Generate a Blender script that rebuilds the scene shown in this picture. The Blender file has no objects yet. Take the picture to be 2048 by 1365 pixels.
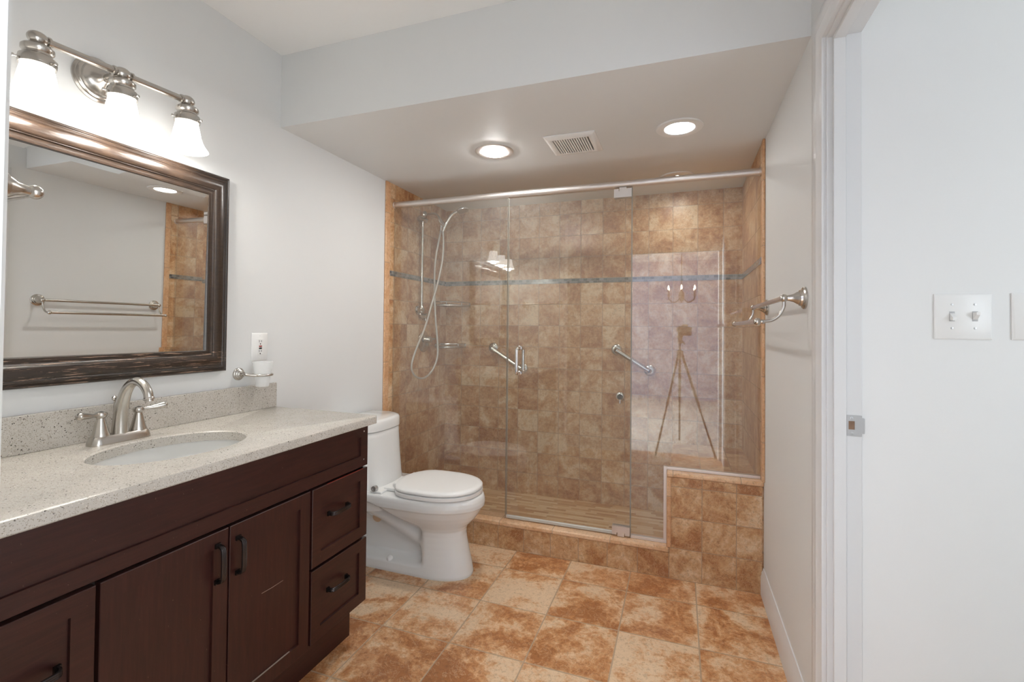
import bpy, bmesh, math, random
from mathutils import Vector, Matrix
PI = math.pi
SC = bpy.context.scene
COL = SC.collection
random.seed(7)

# ------------------------------------------------------------------ camera, world, exposure
def make_camera():
    yaw, pitch, roll, f, cy, H = .3424, .0148, .0095, 942.17, 643.2, 1.2392
    sy, cyw, sp, cp, sr, cr = math.sin(yaw), math.cos(yaw), math.sin(pitch), math.cos(pitch), math.sin(roll), math.cos(roll)
    fw = Vector((-sy*cp, cyw*cp, sp)); r = Vector((cyw, sy, 0)); u = r.cross(fw)
    r2 = cr*r + sr*u; u2 = -sr*r + cr*u
    cam = bpy.data.cameras.new('camera'); o = bpy.data.objects.new('camera', cam); COL.objects.link(o)
    m = Matrix((r2, u2, -fw)).transposed().to_4x4(); m.translation = (0, 0, H)
    o.matrix_world = m
    cam.sensor_fit = 'HORIZONTAL'; cam.sensor_width = 36; cam.lens = f/2048*36
    cam.shift_y = (cy-682.5)/2048; cam.clip_start = .01; cam.clip_end = 100
    SC.camera = o
make_camera()

W = bpy.data.worlds.new('world'); SC.world = W; W.use_nodes = True
W.node_tree.nodes['Background'].inputs[0].default_value = (.75, .87, 1, 1)
W.node_tree.nodes['Background'].inputs[1].default_value = 1.0
SC.view_settings.view_transform = 'Standard'; SC.view_settings.look = 'None'
SC.view_settings.exposure = 0.76; SC.view_settings.gamma = 1
SC.view_settings.use_curve_mapping = False

def area(name, loc, rot, sx, sy, power, color):
    l = bpy.data.lights.new(name, 'AREA'); l.shape = 'RECTANGLE'; l.size = sx; l.size_y = sy
    l.energy = power; l.color = color
    o = bpy.data.objects.new(name, l); COL.objects.link(o); o.location = loc; o.rotation_euler = rot
    return o
# daylight: unseen bedroom window placed for bounce; hall window added to light its wall
area('daylight_window_one', (-2.57, -1.05, 1.45), (PI/2, 0, -PI/2), 1.15, 1.35, 290, (.87, .935, 1))
area('hall_fill_light', (1.9, .235, 1.45), (PI/2, 0, 0), .95, 1.35, 10, (.87, .935, 1))

VB = 2.2     # vanity bulb power each
SH = 11      # shade glow
RL = 112.0     # recessed lens emission

# ------------------------------------------------------------------ dimensions
L, R, YN, S, B = -1.716, .376, .2, 1.651, 3.265
ZC, ZS, ZD = 2.474, 2.144, 2.045
G, CF = 2.548, 2.497
TL, TR = L+.008, R-.008        # tile faces

# ------------------------------------------------------------------ node helpers
def mat(name):
    m = bpy.data.materials.new(name); m.use_nodes = True
    nt = m.node_tree
    return m, nt, nt.nodes['Principled BSDF']
def N(nt, typ, **kw):
    n = nt.nodes.new(typ)
    for k, v in kw.items():
        if k == 'ins':
            for a, b in v.items(): n.inputs[a].default_value = b
        else: setattr(n, k, v)
    return n
def M(nt, op, a, b=None, c=None):
    n = nt.nodes.new('ShaderNodeMath'); n.operation = op
    for i, x in enumerate((a, b, c)):
        if x is None: continue
        if isinstance(x, (int, float)): n.inputs[i].default_value = x
        else: nt.links.new(x, n.inputs[i])
    return n.outputs[0]
def ramp(nt, fac, stops, interp='LINEAR'):
    n = nt.nodes.new('ShaderNodeValToRGB'); n.color_ramp.interpolation = interp
    e = n.color_ramp.elements
    while len(e) < len(stops): e.new(.5)
    for i, (p, c) in enumerate(stops):
        e[i].position = p; e[i].color = tuple(c)+(1,) if len(c) == 3 else c
    nt.links.new(fac, n.inputs[0])
    return n.outputs[0]
def mixc(nt, fac, a, b, blend='MIX'):
    n = nt.nodes.new('ShaderNodeMix'); n.data_type = 'RGBA'; n.blend_type = blend
    for i, x in ((0, fac), (6, a), (7, b)):
        if isinstance(x, (int, float)): n.inputs[i].default_value = x
        elif isinstance(x, tuple): n.inputs[i].default_value = x+(1,) if len(x) == 3 else x
        else: nt.links.new(x, n.inputs[i])
    return n.outputs[2]
def noise(nt, vec, scale, detail=4, rough=.5, dist=0, out=0):
    n = N(nt, 'ShaderNodeTexNoise', ins={'Scale': scale, 'Detail': detail, 'Roughness': rough, 'Distortion': dist})
    nt.links.new(vec, n.inputs['Vector'])
    return n.outputs[out]
def objco(nt): return nt.nodes.new('ShaderNodeTexCoord').outputs['Object']
def mapping(nt, vec, scale=(1, 1, 1), loc=(0, 0, 0)):
    n = N(nt, 'ShaderNodeMapping'); n.inputs['Scale'].default_value = scale; n.inputs['Location'].default_value = loc
    nt.links.new(vec, n.inputs[0]); return n.outputs[0]
def bump(nt, bs, h, strength=.3, dist=.002):
    n = N(nt, 'ShaderNodeBump', ins={'Strength': strength, 'Distance': dist})
    nt.links.new(h, n.inputs['Height']); nt.links.new(n.outputs[0], bs.inputs['Normal'])
def lin(r, g, b):
    f = lambda c: (c/255/12.92 if c/255 <= .04045 else ((c/255+.055)/1.055)**2.4)
    return (f(r), f(g), f(b))

def simple(name, col, rough=.4, metal=0, spec=.5, coat=0, nz=0, nscale=30):
    m, nt, bs = mat(name)
    bs.inputs['Base Color'].default_value = tuple(col)+(1,)
    bs.inputs['Roughness'].default_value = rough; bs.inputs['Metallic'].default_value = metal
    bs.inputs['Specular IOR Level'].default_value = spec; bs.inputs['Coat Weight'].default_value = coat
    bs.inputs['Coat Roughness'].default_value = .08
    co = objco(nt)
    if nz:
        v = noise(nt, co, nscale, 4)
        c = ramp(nt, v, [(.3, tuple(x*(1-nz) for x in col)), (.7, tuple(min(1, x*(1+nz)) for x in col))])
        nt.links.new(c, bs.inputs['Base Color'])
    return m

def paint(name, col, rough=.55):
    m, nt, bs = mat(name)
    co = objco(nt); v = noise(nt, co, 220, 3)
    bs.inputs['Base Color'].default_value = tuple(col)+(1,); bs.inputs['Roughness'].default_value = rough
    bump(nt, bs, v, .12, .0008)
    return m

def tile(name, axes, size, off, cols, gw=.0032, grout=(.42, .3, .2), shift=None, big=3.2, spread=.5, contrast=.16, seed=0., rough=.33, shade=0.):
    """square stone tiles with grout, laid in the plane of two axes"""
    m, nt, bs = mat(name)
    co = objco(nt)
    sx = N(nt, 'ShaderNodeSeparateXYZ'); nt.links.new(co, sx.inputs[0])
    a, b = sx.outputs[axes[0]], sx.outputs[axes[1]]
    if shift:
        b = M(nt, 'SUBTRACT', b, M(nt, 'MULTIPLY', M(nt, 'GREATER_THAN', b, shift[0]), shift[1]))
    u = M(nt, 'DIVIDE', M(nt, 'SUBTRACT', a, off[0]), size[0])
    v = M(nt, 'DIVIDE', M(nt, 'SUBTRACT', b, off[1]), size[1])
    fu, fv = M(nt, 'FLOOR', u), M(nt, 'FLOOR', v)
    ru, rv = M(nt, 'SUBTRACT', u, fu), M(nt, 'SUBTRACT', v, fv)
    eu = M(nt, 'MULTIPLY', M(nt, 'MINIMUM', ru, M(nt, 'SUBTRACT', 1, ru)), size[0])
    ev = M(nt, 'MULTIPLY', M(nt, 'MINIMUM', rv, M(nt, 'SUBTRACT', 1, rv)), size[1])
    ed = M(nt, 'MINIMUM', eu, ev)
    mr = N(nt, 'ShaderNodeMapRange', interpolation_type='SMOOTHSTEP')
    nt.links.new(ed, mr.inputs[0]); mr.inputs[1].default_value = gw*.35; mr.inputs[2].default_value = gw*.9
    mask = mr.outputs[0]
    idv = N(nt, 'ShaderNodeCombineXYZ'); nt.links.new(fu, idv.inputs[0]); nt.links.new(fv, idv.inputs[1]); idv.inputs[2].default_value = seed
    wn = N(nt, 'ShaderNodeTexWhiteNoise', noise_dimensions='3D'); nt.links.new(idv.outputs[0], wn.inputs['Vector'])
    rnd, rcol = wn.outputs['Value'], wn.outputs['Color']
    vm = N(nt, 'ShaderNodeVectorMath', operation='MULTIPLY_ADD'); nt.links.new(rcol, vm.inputs[0])
    vm.inputs[1].default_value = (9, 9, 9); nt.links.new(co, vm.inputs[2])
    p = vm.outputs[0]
    n1 = noise(nt, p, big, 7, .58, .9)
    n2 = noise(nt, p, big*6, 6, .7, .6)
    n3 = noise(nt, p, 150, 3, .6)
    n4 = noise(nt, p, 42, 7, .72, .5)
    f = M(nt, 'ADD', n1, M(nt, 'MULTIPLY', M(nt, 'SUBTRACT', n2, .5), .42))
    f = M(nt, 'ADD', f, M(nt, 'MULTIPLY', M(nt, 'SUBTRACT', n4, .5), .34))
    f = M(nt, 'ADD', f, M(nt, 'MULTIPLY', M(nt, 'SUBTRACT', rnd, .5), spread))
    k = len(cols); lo, hi = .5-contrast-shade, .5+contrast-shade
    c = ramp(nt, f, [(lo+(hi-lo)*i/(k-1), x) for i, x in enumerate(cols)])
    # fine pits and pale veins
    pit = ramp(nt, n3, [(.32, (.55, .52, .5)), (.43, (1, 1, 1))])
    c = mixc(nt, .6, c, pit, 'MULTIPLY')
    n5 = noise(nt, p, 62, 6, .75, .4)
    c = mixc(nt, .5, c, ramp(nt, n5, [(.36, (.50, .44, .40)), (.48, (1, 1, 1))]), 'MULTIPLY')
    c = mixc(nt, .4, c, ramp(nt, n5, [(.56, (0, 0, 0)), (.70, (.16, .12, .09))]), 'ADD')
    vn = noise(nt, p, big*3.4, 5, .65, 1.6)
    vein = ramp(nt, M(nt, 'ABSOLUTE', M(nt, 'SUBTRACT', vn, .5)), [(0, (1, 1, 1)), (.02, (0, 0, 0))])
    vf = M(nt, 'MULTIPLY', vein, .42)
    c = mixc(nt, vf, c, cols[-1])
    c = mixc(nt, mask, grout, c)
    nt.links.new(c, bs.inputs['Base Color'])
    ro = N(nt, 'ShaderNodeMapRange'); nt.links.new(mask, ro.inputs[0]); ro.inputs[3].default_value = .85; ro.inputs[4].default_value = rough
    nt.links.new(ro.outputs[0], bs.inputs['Roughness'])
    h = M(nt, 'ADD', mask, M(nt, 'MULTIPLY', n2, .25))
    bump(nt, bs, h, .5, .0018)
    return m

def mosaic(name, size, cols, axes=(0, 1), rough=.4, grout=(.5, .38, .26), gw=.0018):
    """thin strips laid in staggered courses"""
    m, nt, bs = mat(name)
    co = objco(nt)
    sx = N(nt, 'ShaderNodeSeparateXYZ'); nt.links.new(co, sx.inputs[0])
    a, b = sx.outputs[axes[0]], sx.outputs[axes[1]]
    v = M(nt, 'DIVIDE', b, size[1]); fv = M(nt, 'FLOOR', v)
    w1 = N(nt, 'ShaderNodeTexWhiteNoise', noise_dimensions='1D'); nt.links.new(fv, w1.inputs['W'])
    u = M(nt, 'ADD', M(nt, 'DIVIDE', a, size[0]), w1.outputs['Value']); fu = M(nt, 'FLOOR', u)
    ru, rv = M(nt, 'SUBTRACT', u, fu), M(nt, 'SUBTRACT', v, fv)
    eu = M(nt, 'MULTIPLY', M(nt, 'MINIMUM', ru, M(nt, 'SUBTRACT', 1, ru)), size[0])
    ev = M(nt, 'MULTIPLY', M(nt, 'MINIMUM', rv, M(nt, 'SUBTRACT', 1, rv)), size[1])
    mask = M(nt, 'GREATER_THAN', M(nt, 'MINIMUM', eu, ev), gw*.5)
    idv = N(nt, 'ShaderNodeCombineXYZ'); nt.links.new(fu, idv.inputs[0]); nt.links.new(fv, idv.inputs[1])
    wn = N(nt, 'ShaderNodeTexWhiteNoise', noise_dimensions='3D'); nt.links.new(idv.outputs[0], wn.inputs['Vector'])
    nz = noise(nt, co, 40, 5, .6)
    f = M(nt, 'ADD', M(nt, 'MULTIPLY', wn.outputs['Value'], .75), M(nt, 'MULTIPLY', nz, .25))
    k = len(cols)
    c = ramp(nt, f, [(.1+.75*i/(k-1), x) for i, x in enumerate(cols)])
    c = mixc(nt, mask, grout, c)
    nt.links.new(c, bs.inputs['Base Color']); bs.inputs['Roughness'].default_value = rough
    bump(nt, bs, mask, .4, .001)
    return m

def stone_slab(name):
    m, nt, bs = mat(name); co = objco(nt)
    base = ramp(nt, noise(nt, co, 14, 5), [(.3, lin(192, 187, 179)), (.7, lin(202, 197, 190))])
    def flecks(scale, thr, col, c, amt, seed):
        dn = N(nt, 'ShaderNodeTexNoise', ins={'Scale': scale*1.1, 'Detail': 2}); nt.links.new(co, dn.inputs['Vector'])
        ad = N(nt, 'ShaderNodeVectorMath', operation='MULTIPLY_ADD'); nt.links.new(dn.outputs['Color'], ad.inputs[0])
        ad.inputs[1].default_value = (1.5/scale,)*3; nt.links.new(mapping(nt, co, loc=(seed, seed, 0)), ad.inputs[2])
        vo = N(nt, 'ShaderNodeTexVoronoi', ins={'Scale': scale}); nt.links.new(ad.outputs[0], vo.inputs['Vector'])
        sp = N(nt, 'ShaderNodeSeparateColor'); nt.links.new(vo.outputs['Color'], sp.inputs[0])
        pick = M(nt, 'LESS_THAN', sp.outputs[0], amt)
        near = M(nt, 'LESS_THAN', vo.outputs['Distance'], M(nt, 'MULTIPLY', sp.outputs[1], thr))
        return mixc(nt, M(nt, 'MULTIPLY', pick, near), c, col)
    c = flecks(420, .6, lin(158, 149, 136), base, .45, 1)
    c = flecks(300, .5, lin(216, 210, 200), c, .30, 3)
    c = flecks(250, .46, lin(84, 77, 70), c, .15, 5)
    c = flecks(150, .28, lin(226, 221, 214), c, .14, 8)
    nt.links.new(c, bs.inputs['Base Color']); bs.inputs['Roughness'].default_value = .22
    return m

def dark_wood(name, gs):
    m, nt, bs = mat(name); co = objco(nt)
    g = noise(nt, mapping(nt, co, gs), 3, 7, .62, .5)
    big = noise(nt, co, 5, 3)
    c = ramp(nt, g, [(.25, (.014, .0044, .0038)), (.5, (.029, .0083, .0067)), (.78, (.052, .0148, .0115))])
    c = mixc(nt, M(nt, 'MULTIPLY', big, .45), c, (.052, .0128, .0098))
    # few worn, scratched spots
    sc = noise(nt, mapping(nt, co, (2, 70, 22)), 4.5, 2, .5, .3)
    sm = M(nt, 'GREATER_THAN', sc, .765)
    c = mixc(nt, M(nt, 'MULTIPLY', sm, .5), c, (.28, .17, .13))
    nt.links.new(c, bs.inputs['Base Color'])
    bs.inputs['Roughness'].default_value = .36; bs.inputs['Specular IOR Level'].default_value = .45
    bump(nt, bs, g, .12, .0006)
    return m

def frame_wood(name):
    m, nt, bs = mat(name); co = objco(nt)
    g = noise(nt, mapping(nt, co, (20, 5, 20)), 6, 5, .6)
    c = ramp(nt, g, [(.3, (.019, .012, .0085)), (.75, (.044, .026, .016))])
    sx = N(nt, 'ShaderNodeSeparateXYZ'); nt.links.new(co, sx.inputs[0])
    low = M(nt, 'LESS_THAN', sx.outputs[2], -.30)
    d = noise(nt, mapping(nt, co, (60, 7, 190)), 1.6, 5, .65, .5)
    dm = M(nt, 'MULTIPLY', M(nt, 'GREATER_THAN', d, .595), low)
    c = mixc(nt, M(nt, 'MULTIPLY', dm, .75), c, (.42, .27, .19))
    nt.links.new(c, bs.inputs['Base Color']); bs.inputs['Roughness'].default_value = .30
    bs.inputs['Coat Weight'].default_value = .35; bs.inputs['Coat Roughness'].default_value = .22
    return m

def brushed(name, col, rough):
    m, nt, bs = mat(name); co = objco(nt)
    bs.inputs['Base Color'].default_value = tuple(col)+(1,); bs.inputs['Metallic'].default_value = 1
    bs.inputs['Roughness'].default_value = rough
    return m

def pane_glass(name, tint=(.97, .985, .975), ior=1.5):
    m = bpy.data.materials.new(name); m.use_nodes = True; nt = m.node_tree
    nt.nodes.remove(nt.nodes['Principled BSDF']); out = nt.nodes['Material Output']
    t = N(nt, 'ShaderNodeBsdfTransparent'); t.inputs[0].default_value = tint+(1,)
    g = N(nt, 'ShaderNodeBsdfGlossy'); g.inputs['Roughness'].default_value = 0; g.inputs[0].default_value = (1, 1, 1, 1)
    fr = N(nt, 'ShaderNodeFresnel'); fr.inputs[0].default_value = ior
    # the same reflectance from either side of the sheet
    ge = N(nt, 'ShaderNodeNewGeometry'); lw = N(nt, 'ShaderNodeLayerWeight'); lw.inputs[0].default_value = .5
    sch = M(nt, 'ADD', .05, M(nt, 'MULTIPLY', .95, M(nt, 'POWER', lw.outputs['Facing'], 5)))
    white_mix = N(nt, 'ShaderNodeBsdfDiffuse'); white_mix.inputs[0].default_value = (.85, .83, .80, 1)
    tf = N(nt, 'ShaderNodeMixShader'); tf.inputs[0].default_value = .045      # slight even milky white mixed over the clear glass
    nt.links.new(t.outputs[0], tf.inputs[1]); nt.links.new(white_mix.outputs[0], tf.inputs[2])
    mx = N(nt, 'ShaderNodeMixShader'); nt.links.new(sch, mx.inputs[0])
    nt.links.new(tf.outputs[0], mx.inputs[1]); nt.links.new(g.outputs[0], mx.inputs[2]); nt.links.new(mx.outputs[0], out.inputs[0])
    nt.nodes.remove(fr); nt.nodes.remove(ge)
    return m

def glow(name, col, strength, base=(.9, .9, .88)):
    m, nt, bs = mat(name)
    bs.inputs['Base Color'].default_value = base+(1,); bs.inputs['Roughness'].default_value = .25
    bs.inputs['Emission Color'].default_value = tuple(col)+(1,); bs.inputs['Emission Strength'].default_value = strength
    return m

def shade_glass(name):
    m, nt, bs = mat(name); co = objco(nt)
    bs.inputs['Base Color'].default_value = (.88, .86, .82, 1); bs.inputs['Roughness'].default_value = .2
    sx = N(nt, 'ShaderNodeSeparateXYZ'); nt.links.new(co, sx.inputs[0])
    v = noise(nt, co, 16, 5, .6, 1.2)
    e = ramp(nt, v, [(.3, (1, .96, .90)), (.7, (1, .985, .95))])
    nt.links.new(e, bs.inputs['Emission Color'])
    bs.inputs['Emission Strength'].default_value = SH*.2
    return m

def mirror_mat(name):
    m = bpy.data.materials.new(name); m.use_nodes = True; nt = m.node_tree
    nt.nodes.remove(nt.nodes['Principled BSDF']); out = nt.nodes['Material Output']
    g = N(nt, 'ShaderNodeBsdfGlossy'); g.inputs['Roughness'].default_value = 0; g.inputs[0].default_value = (.88, .89, .87, 1)
    nt.links.new(g.outputs[0], out.inputs[0]); return m

def frosted(name):
    m, nt, bs = mat(name)
    bs.inputs['Base Color'].default_value = (.93, .94, .94, 1); bs.inputs['Roughness'].default_value = .45
    bs.inputs['Alpha'].default_value = .45
    return m

FLOORC = [lin(172, 112, 66), lin(194, 135, 87), lin(208, 155, 109), lin(222, 183, 144), lin(228, 198, 164)]
WALLC = [lin(166, 112, 70), lin(184, 136, 92), lin(198, 155, 112), lin(210, 173, 134), lin(222, 195, 161)]
m_wall = paint('wall_paint', (.765, .77, .765))
m_ceil = paint('ceiling_paint', (.90, .895, .88), .7)
m_hall = paint('hall_paint', (.80, .80, .79))
m_trim = simple('trim_gloss_white', (.74, .74, .74), .28)
m_floor = tile('floor_travertine', (0, 1), (.3085, .3085), (-1.158, 2.609), FLOORC, .0042, (.47, .34, .23), big=3.4, spread=.14, contrast=.105, seed=1.3, rough=.3, shade=.03)
wk = dict(gw=.0026, grout=(.40, .285, .19), big=6.5, spread=.17, contrast=.17)
m_tback = tile('wall_tile_back', (0, 2), (.1525, .1525), (-.9605, .345), WALLC, shift=(1.577, .029), seed=2., **wk)
m_tside = tile('wall_tile_side', (1, 2), (.1525, .1525), (2.56, .345), WALLC, shift=(1.577, .029), seed=3., **wk)
m_tcurb = tile('curb_tile', (0, 2), (.1525, .1525), (-.047, .153), WALLC, seed=4., **wk)
m_ttop = tile('bench_tile', (0, 1), (.1525, .1525), (.108, 3.112), WALLC, seed=5., **wk)
m_bull = tile('bullnose_tile', (0, 1), (.308, 5.), (-.03, -2), [lin(212, 166, 124), lin(222, 180, 140), lin(230, 194, 158)], .003, (.5, .36, .25), big=6, spread=.2, seed=6.)
m_bullv = tile('bullnose_tile_upright', (2, 0), (.308, 9.), (.1, -4), [lin(200, 150, 108), lin(212, 165, 124), lin(220, 180, 142)], .003, (.45, .31, .2), big=6, spread=.2, seed=7.)
m_mos = mosaic('shower_floor_mosaic', (.13, .026), [lin(176, 128, 84), lin(200, 156, 108), lin(217, 182, 138), lin(228, 202, 164)])
m_band = mosaic('glass_mosaic_band', (.028, .0175), [lin(84, 82, 80), lin(118, 116, 112), lin(150, 148, 142), lin(110, 100, 92)], (0, 2), .15, (.3, .28, .26), .002)
m_bandy = mosaic('glass_mosaic_band_side', (.028, .0175), [lin(84, 82, 80), lin(118, 116, 112), lin(150, 148, 142), lin(110, 100, 92)], (1, 2), .15, (.3, .28, .26), .002)
m_slab = stone_slab('speckled_quartz')
m_wood = dark_wood('espresso_wood', (30, 3, 40))
m_woodv = dark_wood('espresso_wood_upright', (30, 36, 2.6))
m_chip = simple('scratched_wood', (.36, .27, .22), .6)
m_black = simple('gap_shadow_black', (.012, .008, .007), .6)
m_frame = frame_wood('distressed_frame_wood')
m_mirror = mirror_mat('mirror_silver')
m_nick = brushed('brushed_nickel', (.56, .53, .49), .24)
m_nickl = brushed('satin_aluminium', (.72, .68, .65), .45)
m_chrome = brushed('polished_chrome', (.74, .73, .72), .12)
m_steel = brushed('satin_steel', (.60, .60, .60), .45)
m_bronze = simple('oil_rubbed_bronze', (.05, .042, .042), .24, .8, .6)
m_porc = simple('porcelain', (.80, .80, .785), .07, coat=.3)
m_plas = simple('white_plastic', (.86, .855, .84), .3)
m_glass = pane_glass('clear_glass')
m_edge = simple('glass_edge_seal', (.30, .29, .25), .3)
m_frost = frosted('frosted_glass')
m_shade = shade_glass('alabaster_glass')
m_bulb = glow('lamp_bulb', (1, .93, .82), 6)
m_lens = glow('recessed_lens_warm', (1, .985, .96), RL)
m_lensd = glow('recessed_lens_pale', (.93, .97, 1), 6.0, (.85, .88, .9))
m_lensb = glow('recessed_lens_bench', (1, .97, .92), 95.0, (.85, .88, .9))
m_sweep = simple('sweep_vinyl', (.55, .53, .48), .4)
m_red = simple('red_button', (.35, .06, .05), .4)
m_dark = simple('black_plastic', (.012, .012, .013), .35)
m_hole = simple('slot_dark', (.02, .02, .02), .7)
m_brown = simple('raw_wood', (.22, .13, .08), .6, nz=.2)
m_hole2 = simple('trapway_opening', (.60, .42, .27), .6)
m_lensglass = simple('camera_lens_glass', (.02, .02, .03), .05, 0, .8)
m_carpet = simple('bedroom_carpet', (.5, .47, .43), .9, nz=.1, nscale=90)
m_red_edge = simple('worn_red_edge', (.30, .035, .02), .35)

# ------------------------------------------------------------------ mesh helpers
class MB:
    def __init__(s): s.v, s.f = [], []
    def add(s, vs, fs):
        o = len(s.v); s.v += [tuple(x) for x in vs]; s.f += [tuple(o+i for i in f) for f in fs]; return s
    def box(s, x0, x1, y0, y1, z0, z1):
        x0, x1 = sorted((x0, x1)); y0, y1 = sorted((y0, y1)); z0, z1 = sorted((z0, z1))
        return s.add([(x0, y0, z0), (x1, y0, z0), (x1, y1, z0), (x0, y1, z0), (x0, y0, z1), (x1, y0, z1), (x1, y1, z1), (x0, y1, z1)],
                     [(0, 3, 2, 1), (4, 5, 6, 7), (0, 1, 5, 4), (1, 2, 6, 5), (2, 3, 7, 6), (3, 0, 4, 7)])
    def loft(s, rings, caps=True, closed=False):
        n = len(rings[0]); vs = [p for r in rings for p in r]; fs = []
        k = len(rings)
        for i in range(k if closed else k-1):
            for j in range(n):
                a, b = i*n+j, i*n+(j+1) % n; c, d = ((i+1) % k)*n+(j+1) % n, ((i+1) % k)*n+j
                fs.append((a, b, c, d))
        if caps and not closed:
            fs.append(tuple(reversed(range(n)))); fs.append(tuple((k-1)*n+j for j in range(n)))
        return s.add(vs, fs)
    def lathe(s, prof, o=(0, 0, 0), axis=(0, 0, 1), seg=32, caps=True):
        a = Vector(axis).normalized(); t = Vector((1, 0, 0)) if abs(a.x) < .8 else Vector((0, 1, 0))
        u = a.cross(t).normalized(); w = a.cross(u); o = Vector(o)
        rings = [[o+a*h+u*(max(r, 1e-5)*math.cos(2*PI*j/seg))+w*(max(r, 1e-5)*math.sin(2*PI*j/seg)) for j in range(seg)] for r, h in prof]
        return s.loft(rings, caps)
    def tube(s, pts, r, seg=14, caps=True, flat=1.0):
        pts = [Vector(p) for p in pts]; n = len(pts)
        rr = r if isinstance(r, (list, tuple)) else [r]*n
        T = [(pts[min(i+1, n-1)]-pts[max(i-1, 0)]).normalized() for i in range(n)]
        u = T[0].cross(Vector((0, 0, 1)))
        if u.length < 1e-3: u = T[0].cross(Vector((1, 0, 0)))
        u.normalize(); rings = []
        for i in range(n):
            u = (u-T[i]*u.dot(T[i])).normalized(); w = T[i].cross(u)
            rings.append([pts[i]+u*(rr[i]*math.cos(2*PI*j/seg))+w*(rr[i]*flat*math.sin(2*PI*j/seg)) for j in range(seg)])
        return s.loft(rings, caps)
    def sphere(s, c, r, seg=20, n=12, sc=(1, 1, 1)):
        c = Vector(c)
        rings = []
        for i in range(n+1):
            t = PI*i/n; rings.append([c+Vector((max(math.sin(t), 1e-4)*math.cos(2*PI*j/seg)*r*sc[0], max(math.sin(t), 1e-4)*math.sin(2*PI*j/seg)*r*sc[1], -math.cos(t)*r*sc[2])) for j in range(seg)])
        return s.loft(rings)
    def prism(s, poly, axis, a, b):
        """extrude a 2-D polygon along axis 0/1/2"""
        def P(p, t):
            q = [p[0], p[1]]; q.insert(axis, t); return tuple(q)
        n = len(poly); vs = [P(p, a) for p in poly]+[P(p, b) for p in poly]
        fs = [(i, (i+1) % n, n+(i+1) % n, n+i) for i in range(n)]+[tuple(reversed(range(n))), tuple(range(n, 2*n))]
        return s.add(vs, fs)
    def build(s, name, m, parent=None, bevel=0, angle=38, seg=2, kind=None, label=None):
        off = Vector((0, 0, 0)); p = parent
        while p is not None: off += Vector(p.location); p = p.parent
        me = bpy.data.meshes.new(name); me.from_pydata([tuple(Vector(v)-off) for v in s.v], [], s.f)
        bm = bmesh.new(); bm.from_mesh(me); bmesh.ops.recalc_face_normals(bm, faces=bm.faces); bm.to_mesh(me); bm.free()
        me.materials.append(m)
        for pl in me.polygons: pl.use_smooth = True
        me.set_sharp_from_angle(angle=math.radians(angle))
        o = bpy.data.objects.new(name, me); COL.objects.link(o)
        if parent is not None: o.parent = parent
        if bevel:
            b = o.modifiers.new('bevel', 'BEVEL'); b.width = bevel; b.segments = seg; b.limit_method = 'ANGLE'; b.angle_limit = math.radians(40)
            b.harden_normals = False
        if kind: o['kind'] = kind
        if label: o['label'] = label
        return o
def thing(name, label, cat, loc, group=None):
    o = bpy.data.objects.new(name, None); COL.objects.link(o); o.location = loc; o.empty_display_size = .05
    o['label'] = label; o['category'] = cat
    if group: o['group'] = group
    return o
def tag(o, label, cat, group=None):
    o['label'] = label; o['category'] = cat
    if group: o['group'] = group
    return o
def box(*a): return MB().box(*a)
def struct(name, mb, m, bevel=0): return mb.build(name, m, None, bevel, kind='structure')
def smooth_path(pts, n=8):
    pts = [Vector(p) for p in pts]; out = []
    for i in range(len(pts)-1):
        p0, p1, p2, p3 = pts[max(i-1, 0)], pts[i], pts[i+1], pts[min(i+2, len(pts)-1)]
        for k in range(n):
            t = k/n
            out.append(.5*((2*p1)+(p2-p0)*t+(2*p0-5*p1+4*p2-p3)*t*t+(3*p1-p0-3*p2+p3)*t**3))
    out.append(pts[-1]); return out

# ------------------------------------------------------------------ the setting
WT = .081                                     # thickness of the wall with the side doorway
DY0, DY1 = .694, 1.495                        # side doorway
struct('floor', box(L-.1, R+.5, .09, CF+.02, -.06, 0), m_floor)
struct('floor_hall', box(R+.5, 2.75, -3.9, 1.8, -.06, 0), m_carpet)
struct('floor_bedroom', box(-2.7, R+.5, -3.9, .09, -.06, 0), m_carpet)
struct('wall_left', box(L-.1, L, .09, B+.12, 0, 2.6), m_wall)
wr = MB().box(R, R+WT, .2, DY0-.018, 0, 2.6).box(R, R+WT, DY1+.018, B+.12, 0, 2.6).box(R, R+WT, DY0-.018, DY1+.018, ZD+.018, 2.6)
struct('wall_right', wr, m_wall)
DX0, DX1 = -.475, .350
YV = .468
struct('wall_vanity', box(L, -1.090, .34, YV, 0, 2.6), m_wall)
wf = MB().box(L, DX0, .09, .2, 0, 2.6).box(DX1, 1.4, .09, .2, 0, 2.6).box(2.4, 2.75, .09, .2, 0, 2.6).box(1.4, 2.4, .09, .2, 0, .75).box(1.4, 2.4, .09, .2, 2.15, 2.6).box(DX0, DX1, .09, .2, 2.0, 2.6)
struct('wall_front', wf, m_wall)
struct('wall_back', box(L, R, B+.008, B+.12, 0, 2.6), m_wall)
struct('ceiling', box(L, R, .2, S, ZC, 2.6), m_ceil)
struct('ceiling_soffit', box(L, R, S, B+.008, ZS, 2.6), m_wall)
# tiled shower walls
TY = 2.486
struct('wall_shower_left', box(L, TL, TY+.02, B, 0, ZS), m_tside)
struct('wall_shower_right', box(TR, R, TY+.02, B, 0, ZS), m_tside)
struct('wall_shower_back', box(L, R, B, B+.008, 0, ZS), m_tback)
struct('floor_shower', box(TL, -.036, CF+.115, B, 0, .044), m_mos)
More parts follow.
